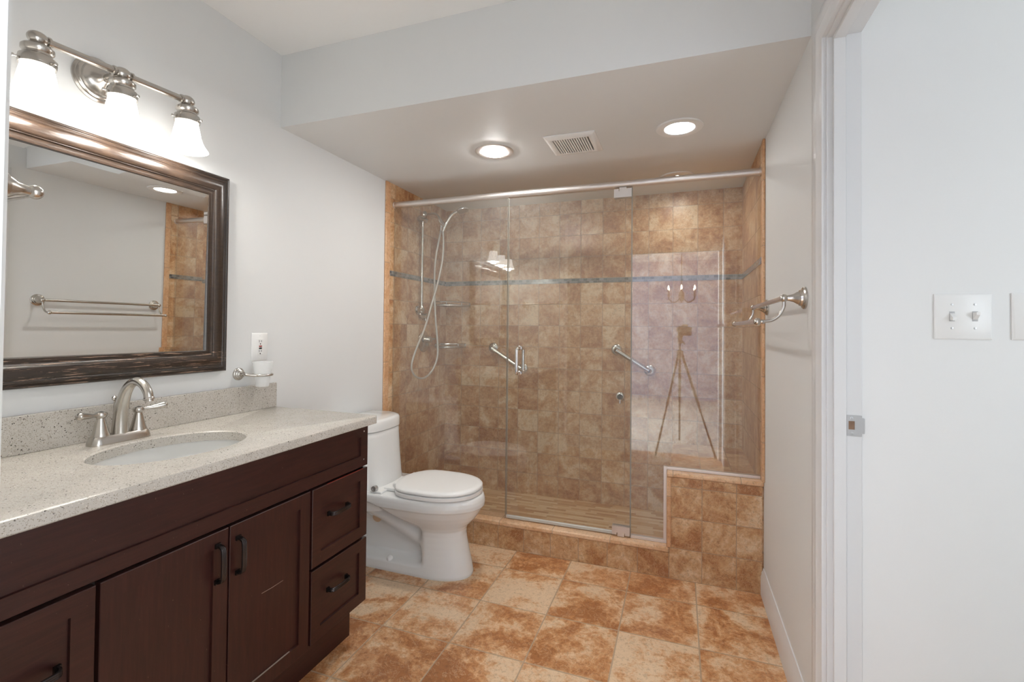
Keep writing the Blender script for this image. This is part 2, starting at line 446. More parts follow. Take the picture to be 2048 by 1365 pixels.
# upright bullnose edges of the tile on both side walls
def bull(x0, x1): return MB().box(x0, x1, TY-.026, TY+.02, 0, ZS)
struct('trim_1', MB().box(L, TL+.004, TY-.026, TY+.02, 0, ZS), m_bullv, .004)
struct('trim_2', MB().box(TR-.004, R, TY-.026+.008, TY+.02, .53, ZS), m_bullv, .004)
# glass mosaic band
struct('trim_3', box(TL, TR, B-.003, B, 1.561, 1.593), m_band)
struct('trim_4', box(TL, TL+.003, TY+.02, B-.003, 1.561, 1.593), m_bandy)
struct('trim_5', box(TR-.003, TR, TY+.02, B-.003, 1.561, 1.593), m_bandy)
# curb and bench wall
BX = -.047
struct('shower_curb', box(TL, BX, CF, CF+.115, 0, .126), m_tcurb)
struct('trim_6', box(TL, BX, CF-.005, CF+.12, .126, .152), m_bull, .007)
struct('shower_bench', MB().box(BX, TR, CF, CF+.13, 0, .503).box(BX, TR, CF+.13, B, 0, .490), m_tcurb)
struct('trim_7', box(BX+.012, TR, CF+.13, B, .490, .500), m_ttop)
struct('trim_8', box(BX-.012, R, CF-.005, CF+.13, .503, .526), m_bull, .007)
struct('trim_9', box(BX-.012, BX+.010, CF-.005, CF+.10, .152, .503), m_bullv, .005)
# baseboard
def baseboard(y0, y1):
    prof = [(R, 0), (R-.014, 0), (R-.014, .085), (R-.011, .094), (R-.011, .104), (R-.006, .114), (R-.004, .124), (R, .124)]
    n = len(prof)
    mb = MB(); vs = [(p[0], y0, p[1]) for p in prof]+[(p[0], y1, p[1]) for p in prof]
    return mb.add(vs, [(i, (i+1) % n, n+(i+1) % n, n+i) for i in range(n)]+[tuple(range(n)), tuple(range(n, 2*n))])
struct('baseboard_right', baseboard(DY1+.085, CF), m_trim)
struct('baseboard_left', MB().add(*(lambda p: ([(2*L+2*.0-0+(-2*L+2*L)+(L+(R-q[0])-L)-L*0-0 if False else L+(R-q[0]), 1.66, q[1]) for q in p]+[(L+(R-q[0]), TY-.03, q[1]) for q in p],
       [(i, (i+1) % 8, 8+(i+1) % 8, 8+i) for i in range(8)]+[tuple(range(8)), tuple(range(8, 16))]))([(R, 0), (R-.014, 0), (R-.014, .085), (R-.011, .094), (R-.011, .104), (R-.006, .114), (R-.004, .124), (R, .124)])), m_trim)
# casing of the side doorway (bathroom side) : profile swept up one side, over the head, down the other
def casing(xw, y0, y1, zt, sgn, w=.078):
    prof = [(0, 0), (0, .013), (.006, .017), (.030, .018), (.042, .015), (.052, .018), (.060, .014), (.072, .012), (w, .010), (w, 0)]
    prof = [(w-a, b) for a, b in prof]     # a = distance from the opening
    rings = []
    for (cy, cz, dy, dz) in ((y0, 0, -1, 0), (y0, zt, -1, 1), (y1, zt, 1, 1), (y1, 0, 1, 0)):
        rings.append([(xw+sgn*b, cy+dy*a, cz+dz*a) for a, b in prof])
    return MB().loft(rings)
rv = .006
struct('trim_10', casing(R, DY0-rv, DY1+rv, ZD+rv, -1), m_trim)
# jamb with stop
jb = MB()
jb.box(R-.0, R+WT, DY1, DY1+.018, 0, ZD+.018).box(R, R+WT, DY0-.018, DY0, 0, ZD+.018).box(R, R+WT, DY0, DY1, ZD, ZD+.018)
jb.box(R+.014, R+.043, DY1-.011, DY1, 0, ZD).box(R+.014, R+.043, DY0, DY0+.011, 0, ZD).box(R+.014, R+.043, DY0+.011, DY1-.011, ZD-.011, ZD)
struct('door_1', jb, m_trim, .0015)
# jamb of the doorway the picture is taken through
jf = MB().box(DX0-.0, DX0+.004, .088, .2, 0, 2.0)
struct('door_2', jf, m_trim)
# hall and bedroom behind
struct('wall_hall', MB().box(R+WT, 2.75, 1.503, 1.62, 0, 2.6), m_hall)
struct('wall_bedroom_right', MB().box(2.65, 2.75, -3.9, 1.503, 0, 2.6), m_hall)
struct('wall_bedroom_left', MB().box(-2.7, -2.6, -3.8, -1.65, 0, 2.6).box(-2.7, -2.6, -.45, .2, 0, 2.6).box(-2.7, -2.6, -1.65, -.45, 0, .75).box(-2.7, -2.6, -1.65, -.45, 2.15, 2.6), m_hall)
struct('wall_bedroom_front', box(-2.6, L, .09, .2, 0, 2.6), m_hall)
bk = MB().box(-2.7, 2.75, -3.9, -3.8, 0, 2.6)
struct('wall_bedroom_back', bk, paint('lilac_paint', (.29, .295, .385)))
struct('ceiling_bedroom', MB().box(-2.7, R+WT, -3.9, .09, 2.474, 2.6).box(R+WT, 2.75, -3.9, 1.62, 2.474, 2.6), m_ceil)
fr = MB()
for y in (-1.65, -1.075, -.50): fr.box(-2.69, -2.65, y, y+.05, .75, 2.15)
for z in (.75, 1.425, 2.10): fr.box(-2.69, -2.65, -1.65, -.45, z, z+.05)
struct('window_1', fr, m_trim)
fr = MB()
for x in (1.4, 1.875, 2.35): fr.box(x, x+.05, .11, .15, .75, 2.15)
for z in (.75, 1.425, 2.10): fr.box(1.4, 2.4, .11, .15, z, z+.05)
fr.box(1.4, 2.4, .152, .158, .75, 2.15)
struct('hall_fill_window', fr, m_trim)  # unseen hall window, added as the seat of the hall fill light

# ------------------------------------------------------------------ vanity cabinet
XF = -1.171                                   # face of doors and drawers
VY0, VY1 = .474, 1.586
cab = thing('vanity_cabinet', 'long dark espresso wood vanity cabinet under the speckled stone countertop', 'cabinet', (-1.45, .96, 0))
body = MB().box(L+.002, XF-.021, VY0, VY0+.018, .157, .8495).box(L+.002, XF-.021, VY1-.0195, VY1-.0015, .157, .8495).box(L+.002, XF-.021, VY0+.018, VY1-.0195, .157, .175)
body.box(L+.002, L+.008, VY0+.018, VY1-.0195, .175, .8495).box(XF-.039, XF-.021, VY0+.018, VY1-.0195, .175, .8495)
body.build('body', m_wood, cab, .001)
MB().box(L+.002, -1.246, VY0, VY1-.0015, 0, .157).build('toe_kick', m_wood, cab)
def shaker(y0, y1, z0, z1, rail, recess=.007, lrail=None):
    """framed front with a recessed flat panel, facing +x"""
    xb = XF-.020; lr = rail if lrail is None else lrail
    mb = MB()
    o = [(y0, z0), (y1, z0), (y1, z1), (y0, z1)]; i_ = [(y0+lr, z0+rail), (y1-rail, z0+rail), (y1-rail, z1-rail), (y0+lr, z1-rail)]
    c = .0015
    oc = [(y0+c, z0+c), (y1-c, z0+c), (y1-c, z1-c), (y0+c, z1-c)]
    P = lambda q, x: [(x, a, b) for a, b in q]
    j_ = [(y0+lr+.001, z0+rail+.001), (y1-rail-.001, z0+rail+.001), (y1-rail-.001, z1-rail-.001), (y0+lr+.001, z1-rail-.001)]
    mb.loft([P(o, xb), P(o, XF-c), P(oc, XF), P(i_, XF), P(j_, XF-recess)])
    return mb
def pull(mb, y, z, vertical, ln=.096):
    pts = []
    h = ln/2; d = .026
    raw = [(-h, .0), (-h, .010), (-h+.003, .019), (-h+.012, .0245), (0, d), (h-.012, .0245), (h-.003, .019), (h, .010), (h, 0)]
    for ofs in (-.0044, 0, .0044):
        q = [((XF+b, y+ofs, z+a) if vertical else (XF+b, y+a, z+ofs)) for a, b in raw]
        mb.tube(smooth_path(q, 4), .0034, 8)
    for e in (-h, h):
        if vertical: mb.box(XF-.0005, XF+.006, y-.0075, y+.0075, z+e-.006, z+e+.006)
        else: mb.box(XF-.0005, XF+.006, y+e-.006, y+e+.006, z-.0075, z+.0075)
    return mb
ff = shaker(VY0, VY1, .691, .8495, .042, .007, .012).build('false_front', m_wood, cab)
for z in (.828, .718): MB().lathe([(.0028, 0), (.0028, .001), (.0012, .0018)], (XF, 1.561, z), (1, 0, 0), 10).build('nail_head', m_steel, ff)
# black sheet behind the gaps, its colour standing for their shade
MB().box(XF-.0215, XF-.0205, VY0+.002, VY1-.004, .159, .848).build('gap_shade_sheet', m_black, cab)
for nm, (y0, y1, z0, z1, hy, hz, vert) in (('door', (.667, .9725, .152, .682, .9385, .598, True)), ('door', (.9775, 1.279, .152, .682, 1.0015, .594, True)),
        ('drawer', (1.289, VY1, .415, .682, 1.414, .577, False)), ('drawer', (1.289, VY1, .157, .405, 1.415, .309, False)),
        ('drawer', (VY0, .659, .415, .682, .545, .549, False)), ('drawer', (VY0, .659, .157, .405, .545, .29, False))):
    d = shaker(y0, y1, z0, z1, .044, .007, .012 if y0 == VY0 else None).build(nm, m_woodv if nm == 'door' else m_wood, cab)
    pull(MB(), hy, hz, vert).build('handle', m_bronze, d, label='dark bronze pull')
    if y0 == .9775:
        xs = XF-.0068
        MB().loft([[(q_, 1.092, .4375), (q_, 1.130, .4355), (q_, 1.173, .4362), (q_, 1.173, .4352), (q_, 1.130, .4343), (q_, 1.092, .4361)] for q_ in (xs, xs+.0003)]).build('scratch', m_chip, d, label='pale diagonal scratch')
        MB().box(XF-.006, XF-.001, 1.03, 1.20, .1955, .1968).build('worn_edge', m_chip, d, label='pale worn lower edge')
    if y0 == 1.289 and z0 > .4:
        MB().box(XF-.004, XF-.0006, 1.36, 1.56, z1-.0012, z1+.0004).build('worn_edge', m_red_edge, d, label='worn reddish top edge')

# ------------------------------------------------------------------ countertop, backsplash, sink
SXc, SYc, SA, SB_ = -1.417, .989, .155, .208   # basin centre, half depth (x), half width (y)
ct = thing('countertop', 'speckled beige stone countertop slab on the dark vanity, with the oval basin cut in', 'countertop', (-1.45, .92, .85))
def counter():
    mb = MB(); x0, x1, y0, y1 = L+.001, -1.151, YV+.002, 1.634
    rad = .03
    out = []
    def seg(a, b, n): return [(a[0]+(b[0]-a[0])*i/n, a[1]+(b[1]-a[1])*i/n) for i in range(n)]
    arc = [(x1-rad+rad*math.cos(t), y1-rad+rad*math.sin(t)) for t in [PI/2*i/8 for i in range(9)]]
    poly = seg((x1, y0), (x1, y1-rad), 30)+arc+seg((x1-rad, y1), (x0, y1), 14)[1:]+seg((x0, y1), (x0, y0), 30)+seg((x0, y0), (x1, y0), 14)
    # order by angle round the basin centre
    ang = [math.atan2((p[1]-SYc)/SB_, (p[0]-SXc)/SA) for p in poly]
    poly = [p for _, p in sorted(zip(ang, poly))]; ang = sorted(ang)
    ell = [(SXc+SA*math.cos(t), SYc+SB_*math.sin(t)) for t in ang]
    def ins(p, d):
        return (max(x0, min(p[0], x1-d)) if p[0] > x0+.0005 else p[0], min(p[1], y1-d) if p[1] > y0+.001 else p[1])
    ell2 = [(SXc+(SA+.004)*math.cos(t), SYc+(SB_+.004)*math.sin(t)) for t in ang]
    Z = lambda q, z: [(a, b, z) for a, b in q]
    zt, zb = .881, .850
    rings = [Z(ell, zb), Z(ell, zt-.004), Z(ell2, zt), Z([ins(p, .007) for p in poly], zt), Z([ins(p, .002) for p in poly], zt-.003), Z(poly, zt-.009), Z(poly, zb+.003), Z([ins(p, .003) for p in poly], zb)]
    mb.loft(rings, caps=False, closed=True)
    return mb
counter().build('slab', m_slab, ct)
tag(box(L+.001, L+.022, YV+.002, 1.634, .8812, .987).build('backsplash', m_slab, None, .0015), 'speckled stone backsplash strip standing on the countertop under the mirror', 'backsplash')
sk = MB(); rings = []
for k in range(15):
    t = k/14*PI/2
    sc_ = math.cos(t)**.55 if k < 14 else .07
    rings.append([(SXc+(SA+.008)*max(sc_, .07)*math.cos(2*PI*j/48), SYc+(SB_+.008)*max(sc_, .07)*math.sin(2*PI*j/48), .849-.14*math.sin(t)) for j in range(48)])
inner = rings
outer = [[(SXc+(x-SXc)*1.03+(.004 if x > SXc else -.004), SYc+(y-SYc)*1.03, z-.008) for x, y, z in r] for r in rings]
sk.loft(list(reversed(outer))+inner, caps=True)
sink = thing('sink', 'white oval undermount basin set in the speckled countertop', 'sink', (SXc, SYc, .72))
sk.build('basin', m_porc, sink)
MB().lathe([(.021, 0), (.021, .003), (.015, .004), (.004, .002)], (SXc, SYc, .7095), (0, 0, 1)).build('drain', m_nick, sink)

# ------------------------------------------------------------------ faucet
FX, FY, FZ = -1.625, .968, .881
fa = thing('faucet', 'brushed nickel two-handle faucet with arched spout behind the oval basin', 'faucet', (FX, FY, FZ))
def rrect(hx, hy, r, z, cx=FX, cy=FY, n=6):
    pts = []
    for (sx, sy, a0) in ((1, 1, 0), (-1, 1, PI/2), (-1, -1, PI), (1, -1, 3*PI/2)):
        for i in range(n+1):
            a = a0+PI/2*i/n; pts.append((cx+sx*(hx-r)+r*math.cos(a), cy+sy*(hy-r)+r*math.sin(a), z))
    return pts
MB().loft([rrect(.027, .083, .022, FZ), rrect(.027, .083, .022, FZ+.004), rrect(.023, .078, .019, FZ+.022), rrect(.020, .075, .017, FZ+.026)]).build('base_plate', m_nick, fa)
sp = smooth_path([(FX, FY, FZ+.02), (FX+.002, FY, FZ+.07), (FX+.012, FY, FZ+.125), (FX+.034, FY, FZ+.165), (FX+.066, FY, FZ+.186), (FX+.098, FY, FZ+.180), (FX+.121, FY, FZ+.158), (FX+.128, FY, FZ+.137)], 6)
rr = [.022-.0095*min(1, i/(len(sp)*.55)) for i in range(len(sp))]
MB().tube(sp, rr, 20).build('spout', m_nick, fa)
e = Vector(sp[-1])
MB().lathe([(.0135, -.004), (.0145, -.002), (.0145, .003), (.011, .004), (.011, .009)], e, (.25, 0, -1)).build('aerator', m_nick, fa)
for s in (-1, 1):
    hy = FY+s*.052
    h = MB().lathe([(.0225, .024), (.0225, .030), (.020, .036), (.014, .062), (.0105, .076), (.0105, .079), (.0145, .083), (.0155, .090), (.012, .097), (.004, .100)], (FX, hy, FZ), (0, 0, 1), 24).build('handle', m_nick, fa)
    lp = smooth_path([(FX+.004, hy+s*.008, FZ+.089), (FX+.012, hy+s*.03, FZ+.091), (FX+.02, hy+s*.052, FZ+.094), (FX+.026, hy+s*.072, FZ+.097)], 5)
    n = len(lp); MB().tube(lp, [.0068-.0012*math.sin(PI*min(1, i/(n*.4)))+.0046*max(0, min(.55, i/n-.3))/.55-(.007 if i == n-1 else .002 if i == n-2 else 0) for i in range(n)], 12).build('lever', m_nick, h)
MB().tube([(FX-.028, FY, FZ+.02), (FX-.028, FY, FZ+.125)], .0028, 10).lathe([(.003, 0), (.007, .003), (.0075, .010), (.003, .015)], (FX-.028, FY, FZ+.122), (0, 0, 1), 14).build('lift_rod', m_nick, fa)

# ------------------------------------------------------------------ mirror
MY0, MY1, MZ0, MZ1 = .495, 1.383, 1.061, 1.824
mi = thing('mirror', 'rectangular wall mirror in a wide dark distressed wood frame above the sink', 'mirror', (L, (MY0+MY1)/2, (MZ0+MZ1)/2))
prof = [(0, .0005), (0, .020), (.003, .024), (.007, .0245), (.009, .022), (.011, .0215), (.013, .026), (.018, .0285), (.021, .027), (.023, .0255), (.026, .029), (.033, .0325), (.042, .034), (.051, .0325), (.058, .028), (.0615, .0235), (.0635, .0235), (.0645, .021), (.069, .0185), (.074, .0195), (.078, .0175), (.081, .0178), (.0832, .0160), (.0832, .0005)]
rings = []
for (cy, cz, dy, dz) in ((MY0, MZ0, 1, 1), (MY1, MZ0, -1, 1), (MY1, MZ1, -1, -1), (MY0, MZ1, 1, -1)):
    rings.append([(L+h, cy+dy*u, cz+dz*u) for u, h in prof])
MB().loft(rings, closed=True).build('frame', m_frame, mi, angle=50)
def rect(ins, x, a=.0105, b=.011):
    # the pane hangs leaning very slightly out at the top
    return [(x+a*(z-(MZ0+MZ1)/2)+b*(y-(MY0+MY1)/2), y, z) for y, z in ((MY0+ins, MZ0+ins), (MY1-ins, MZ0+ins), (MY1-ins, MZ1-ins), (MY0+ins, MZ1-ins))]
MB().loft([rect(.0835, L+.0074), rect(.0835, L+.0077), rect(.100, L+.0085)], caps=True).build('mirror_glass', m_mirror, mi, angle=.5)

# ------------------------------------------------------------------ vanity light
VX, VYc, VZ = -1.596, .937, 2.000
VT = .045                                     # the bar hangs a touch higher at its right end
def vz(y): return VZ+VT*(y-VYc)
vl = thing('vanity_light', 'three-light brushed nickel wall fixture with glowing bell shades above the mirror', 'wall light', (L, VYc, VZ))
MB().lathe([(.068, .0005), (.068, .006), (.063, .010), (.061, .010), (.058, .015), (.053, .017), (.051, .017), (.048, .022), (.042, .024), (.034, .026), (.026, .034), (.018, .040), (.015, .046), (.011, .048)], (L, VYc, VZ), (1, 0, 0), 44).build('backplate', m_nick, vl)
MB().tube([(L+.04, VYc, VZ), (VX, VYc, VZ)], .0105, 18).build('arm', m_nick, vl)
bar = MB().tube([(VX, VYc-.2, vz(VYc-.2)), (VX, VYc-.022, VZ)], .0105, 20).tube([(VX, VYc+.022, VZ), (VX, VYc+.2, vz(VYc+.2))], .0105, 20)
bar.sphere((VX, VYc, VZ), .019, sc=(1, 1.25, 1))
for y in (VYc-.024, VYc+.024, VYc-.178, VYc+.178): bar.lathe([(.011, -.004), (.0145, -.0025), (.0145, .0025), (.011, .004)], (VX, y, vz(y)), (0, 1, VT), 20)
for y in (VYc-.2, VYc+.2): bar.sphere((VX, y, vz(y)), .0185, sc=(1, 1.25, 1))
bar.build('bar', m_nick, vl)
for y in (VYc-.2, VYc, VYc+.2):
    cup = MB().lathe([(.008, -.008), (.012, -.016), (.029, -.021), (.0335, -.026), (.0335, -.034), (.029, -.040), (.030, -.046), (.037, -.052), (.039, -.062), (.038, -.074), (.0345, -.074)], (VX, y, vz(y)), (0, 0, 1), 30).build('socket_cup', m_nick, vl)
    for a in (.4, 2.5, 4.6): MB().lathe([(.0022, 0), (.0022, .010), (.0042, .010), (.0042, .013)], (VX+.036*math.cos(a), y+.036*math.sin(a), vz(y)-.066), (math.cos(a), math.sin(a), 0), 8).build('set_screw', m_nick, cup)
    pr = [(.0335, -.068), (.0335, -.078), (.036, -.090), (.039, -.105), (.042, -.122), (.047, -.138), (.054, -.152), (.0615, -.163), (.0645, -.168)]
    pr = pr+[(r-.003, h+.0005) for r, h in reversed(pr)]
    MB().lathe(pr, (VX, y, vz(y)), (0, 0, 1), 36, caps=False).build('glass_shade', m_shade, vl)
    MB().lathe([(.010, -.074), (.012, -.085), (.021, -.100), (.024, -.115), (.019, -.130), (.004, -.138)], (VX, y, vz(y)), (0, 0, 1), 18).build('bulb', m_bulb, vl)
    pl = bpy.data.lights.new('vanity_bulb_light', 'POINT'); pl.energy = VB; pl.color = (1, .965, .91); pl.shadow_soft_size = .028
    po = bpy.data.objects.new('vanity_bulb_light', pl); COL.objects.link(po); po.location = (VX, y, vz(y)-.16)

# ------------------------------------------------------------------ outlet, tumbler holder
ot = thing('outlet', 'white outlet plate with red and black test buttons right of the mirror', 'outlet', (L, 1.556, 1.149))
def plate(mb, x, y, z, hy, hz, t=.005):
    c = .004
    q = lambda d: [(y-hy+d, z-hz+d), (y+hy-d, z-hz+d), (y+hy-d, z+hz-d), (y-hy+d, z+hz-d)]
    return mb.loft([[(x+.0003, a, b) for a, b in q(0)], [(x+t*.5, a, b) for a, b in q(0)], [(x+t, a, b) for a, b in q(c)]])
plate(MB(), L, 1.556, 1.149, .041, .060).build('cover_plate', m_plas, ot)
rc = MB().box(L+.004, L+.0068, 1.556-.0165, 1.556+.0165, 1.149-.034, 1.149+.034).build('receptacle', m_plas, ot, .0015)
for z in (1.149+.024, 1.149-.018):
    sl = MB().box(L+.0065, L+.0071, 1.5495, 1.5515, z-.005, z+.005).box(L+.0065, L+.0071, 1.5605, 1.5625, z-.004, z+.004)
    sl.lathe([(.0028, 0), (.0028, .0004)], (L+.0067, 1.556, z-.0115), (1, 0, 0), 12)
    sl.build('socket_slots', m_hole, rc)
MB().box(L+.0066, L+.0088, 1.549, 1.563, 1.1485, 1.1545).build('reset_button', m_red, rc, .0006, label='red button')
MB().box(L+.0066, L+.0088, 1.549, 1.563, 1.1395, 1.1455).build('test_button', m_dark, rc, .0006, label='black button')
for z in (1.149+.048, 1.149-.048): MB().lathe([(.003, 0), (.003, .0006)], (L+.005, 1.556, z), (1, 0, 0), 12).build('plate_screw', m_plas, ot)

th = thing('tumbler_holder', 'brushed nickel ring holder on the wall below the outlet', 'tumbler holder', (L, 1.455, 1.040))
MB().lathe([(.026, .0005), (.026, .004), (.024, .007), (.021, .008), (.020, .012), (.0165, .014), (.0155, .019), (.012, .021), (.009, .030)], (L, 1.455, 1.040), (1, 0, 0), 30).build('wall_flange', m_nick, th)
cx, cy = L+.060, 1.520
arc = [(L+.022, 1.455, 1.040), (L+.050, 1.455, 1.037), (L+.072, 1.468, 1.035)]
ring = [(cx+.0375*math.cos(t), cy+.0375*math.sin(t)+0, 1.034) for t in [(-1.35+2*PI*i/30) for i in range(27)]]
MB().tube(smooth_path([(L+.024, 1.455, 1.040), (L+.045, 1.457, 1.038), ring[0]], 4), .0058, 10).tube(ring, .0052, 10).build('ring_arm', m_nick, th)
tb = MB().lathe([(.006, .957), (.025, .957), (.0265, .961), (.029, .985), (.0312, 1.006), (.0345, 1.03), (.0400, 1.061), (.0382, 1.0615), (.0325, 1.03), (.029, 1.006), (.027, .985), (.0245, .966), (.004, .963)], (cx, cy, .028), (0, 0, 1), 36, caps=False)
tag(tb.build('tumbler', m_frost), 'frosted white glass tumbler held in the nickel ring above the backsplash', 'tumbler')

# ------------------------------------------------------------------ toilet
TY0 = 2.18
to = thing('toilet', 'white one-piece toilet with closed lid between the vanity and the shower', 'toilet', (-1.33, TY0, 0))
def ring_outline(xr, xf, w, nose, z, squash=None, n=64, p=2.15):
    """closed outline in plan: straight sides from xr to xf-nose, rounded front"""
    pts = []; xs = xf-nose
    half = n//2
    side = []
    m1 = half//2
    for i in range(m1): side.append((xr+(xs-xr)*i/m1, w))
    for i in range(half-m1+1):
        t = PI/2*(1-i/(half-m1))
        side.append((xs+nose*math.cos(t)**(2/p) if math.cos(t) > 0 else xs, w*math.sin(t)**(2/p) if math.sin(t) > 0 else 0))
    out = []
    for x, ww in side:
        k = squash(x, z) if squash else 1
        out.append((x, TY0-ww*k, z))
    for x, ww in reversed(side[:-1]):
        k = squash(x, z) if squash else 1
        out.append((x, TY0+ww*k, z))
    return out
def sstep(a, b, x):
    t = min(1, max(0, (x-a)/(b-a))); return t*t*(3-2*t)
def sq(x, z):
    zone = sstep(-1.66, -1.60, x)*(1-sstep(-1.245, -1.195, x))
    # lower edge of the overhanging rim drops towards the front
    ztop = .335-.10*sstep(-1.5, -1.2, x)
    zz = sstep(.045, .075, z)*(1-sstep(ztop-.03, ztop+.035, z))
    # trapway bulge sweeping from the upper rear down to the front
    zc = .275-.42*(x+1.50)
    b = math.exp(-((z-zc)/.05)**2)
    return 1-zone*zz*(.62-.36*b)
secs = [(0, -.980, .116, .20), (.012, -.978, .118, .20), (.045, -.984, .114, .20), (.06, -.987, .112, .20), (.08, -.992, .110, .195), (.11, -1.0, .107, .19), (.14, -1.006, .105, .185), (.17, -1.013, .105, .18),
        (.20, -1.018, .107, .18), (.225, -1.017, .112, .19), (.245, -1.005, .122, .21), (.265, -.985, .137, .24), (.285, -.966, .152, .27), (.31, -.949, .167, .29), (.333, -.937, .176, .30), (.343, -.932, .180, .305),
        (.347, -.924, .185, .31), (.365, -.922, .187, .31), (.385, -.925, .186, .31), (.398, -.931, .182, .305), (.402, -.938, .176, .30)]
fine = []
for i in range(len(secs)-1):
    k_ = max(1, int((secs[i+1][0]-secs[i][0])/.0045))
    for k in range(k_):
        t = k/k_; fine.append(tuple(a+(b-a)*t for a, b in zip(secs[i], secs[i+1])))
fine.append(secs[-1])
MB().loft([ring_outline(-1.705, xf, w, ns, z, sq, 160) for z, xf, w, ns in fine]).build('bowl', m_porc, to, angle=60)
def tank_ring(z, hw, xf, xr=-1.706, bow=.035, r=.05, n=10):
    """plan of the tank: flat back, bowed front with round corners"""
    pts = []
    m_ = 24
    for i in range(m_+1):
        t = -1+2*i/m_
        k = abs(t)**5
        pts.append((xf-bow*t*t-r*k*1.1, TY0+hw*math.copysign(abs(t)**.9, t), z))
    return [(xr, TY0-hw*.96, z)]+pts+[(xr, TY0+hw*.96, z)]
tk = [(.30, .150, -1.40), (.36, .166, -1.425), (.40, .176, -1.44), (.44, .180, -1.452), (.55, .181, -1.463), (.66, .182, -1.472), (.688, .182, -1.474), (.690, .179, -1.477)]
MB().loft([tank_ring(*a) for a in tk]).build('tank', m_porc, to, angle=60)
MB().loft([tank_ring(.692, .178, -1.478), tank_ring(.694, .186, -1.470), tank_ring(.715, .186, -1.470), tank_ring(.738, .185, -1.471), tank_ring(.747, .180, -1.477), tank_ring(.751, .168, -1.492)]).build('tank_lid', m_porc, to, angle=50)
def lid_ring(z, d=0, xr=-1.385):
    n = 48; out = []
    for j in range(n):
        t = 2*PI*j/n; c, s = math.cos(t), math.sin(t)
        x = -1.175+(.236-d)*math.copysign(abs(c)**.92, c) if c > 0 else -1.175+(.215-d)*math.copysign(abs(c)**.5, c)
        w = (.184-d)*math.copysign(abs(s)**.9, s)
        if c < 0: w *= 1-.30*abs(c)**3
        out.append((x, TY0+w, z))
    return out
MB().loft([lid_ring(.405, .006), lid_ring(.407, .001), lid_ring(.421, .001), lid_ring(.424, .006)]).build('seat', m_plas, to, angle=50)
MB().loft([lid_ring(.4275, .008), lid_ring(.430, .002), lid_ring(.438, .001), lid_ring(.444, .006), lid_ring(.448, .03), lid_ring(.450, .09)]).build('lid', m_plas, to, angle=50)
hg = MB().box(-1.425, -1.352, TY0-.115, TY0+.115, .403, .420)
for s in (-.075, .075): hg.lathe([(.011, -.024), (.012, -.02), (.012, .02), (.011, .024)], (-1.372, TY0+s, .430), (0, 1, 0), 16)
hg.build('hinge', m_plas, to, .004)
ar = MB().box(-1.47, -1.405, TY0-.165, TY0+.10, .402, .412)
ar.build('washlet_bracket', m_plas, to, .003)
MB().lathe([(.010, 0), (.014, .004), (.0145, .018), (.013, .026), (.009, .026), (.008, .022)], (-1.445, TY0-.148, .424), (0, -1, .1), 20).build('valve_knob', m_steel, to, label='grey round knob')
MB().lathe([(.0165, -.002), (.016, .006), (.012, .013), (.004, .016)], (-1.395, TY0-.096, .052), (0, -.3, 1), 18).build('bolt_cap', m_plas, to)
MB().lathe([(.023, .0), (.024, .003), (.020, .004)], (-1.485, TY0-.122*sq(-1.485, .244)-.0005, .244), (.1, -1, -.25), 22).build('trapway_plug', m_hole2, to, label='tan oval access opening')

# ------------------------------------------------------------------ shower enclosure
HR = 2.012
tag(MB().tube([(TL, G, HR), (TR, G, HR)], .0185, 20).lathe([(.021, 0), (.021, .006), (.018, .008)], (TL, G, HR), (1, 0, 0), 20).lathe([(.021, 0), (.021, .006), (.018, .008)], (TR, G, HR), (-1, 0, 0), 20).build('header_rail', m_nickl),
    'long brushed aluminium header rail along the top of the shower glass', 'rail')
gt = .008
XA, XB = -.936, -.238
gl = thing('glass_panel', 'fixed clear glass shower panel left of the glass door', 'glass panel', ((TL+XA)/2, G, .152))
box(TL+.003, XA-.003, G-gt/2, G+gt/2, .153, HR-.014).build('pane', m_glass, gl)
box(XA-.0026, XA-.0010, G-gt/2-.0005, G+gt/2+.0005, .153, HR-.014).build('edge_seal', m_edge, gl)
gd = thing('glass_door', 'clear glass shower door with metal pull handle and pivot plates', 'glass door', ((XA+XB)/2, G, .158))
box(XA+.0065, XB-.0055, G-gt/2, G+gt/2, .172, HR-.023).build('pane', m_glass, gd)
MB().box(XA+.0035, XA+.006, G-gt/2, G+gt/2, .172, HR-.023).box(XB-.005, XB-.0025, G-gt/2, G+gt/2, .172, HR-.023).build('edge', m_edge, gd)
MB().prism([(G-.007, .158), (G+.007, .158), (G+.007, .171), (G+.002, .175), (G-.002, .175), (G-.007, .171)], 0, XA+.006, XB-.096).build('bottom_sweep', m_sweep, gd)
for nm, z0, z1, up in (('pivot_plate', .157, .206, 1), ('pivot_plate', HR-.073, HR-.0235, -1)):
    for yy in (G-.0105, G+.0105):
        pv = MB()
        a, b = XB-.095, XB-.004
        t = .006
        w0, w1 = (a+.028, b-.028)
        if up > 0: poly = [(a, z1), (a, z0+.004), (w0-.004, z0+.004), (w0-.004, z0+.016), (w0, z0+.016), (w0, z0-.003), (w1, z0-.003), (w1, z0+.016), (w1+.004, z0+.016), (w1+.004, z0+.004), (b, z0+.004), (b, z1)]
        else: poly = [(a, z0), (a, z1-.004), (w0-.004, z1-.004), (w0-.004, z1-.016), (w0, z1-.016), (w0, z1+.003), (w1, z1+.003), (w1, z1-.016), (w1+.004, z1-.016), (w1+.004, z1-.004), (b, z1-.004), (b, z0)]
        pv.prism(poly, 1, yy-t, yy+t)
        pv.build(nm, m_nickl, gd)
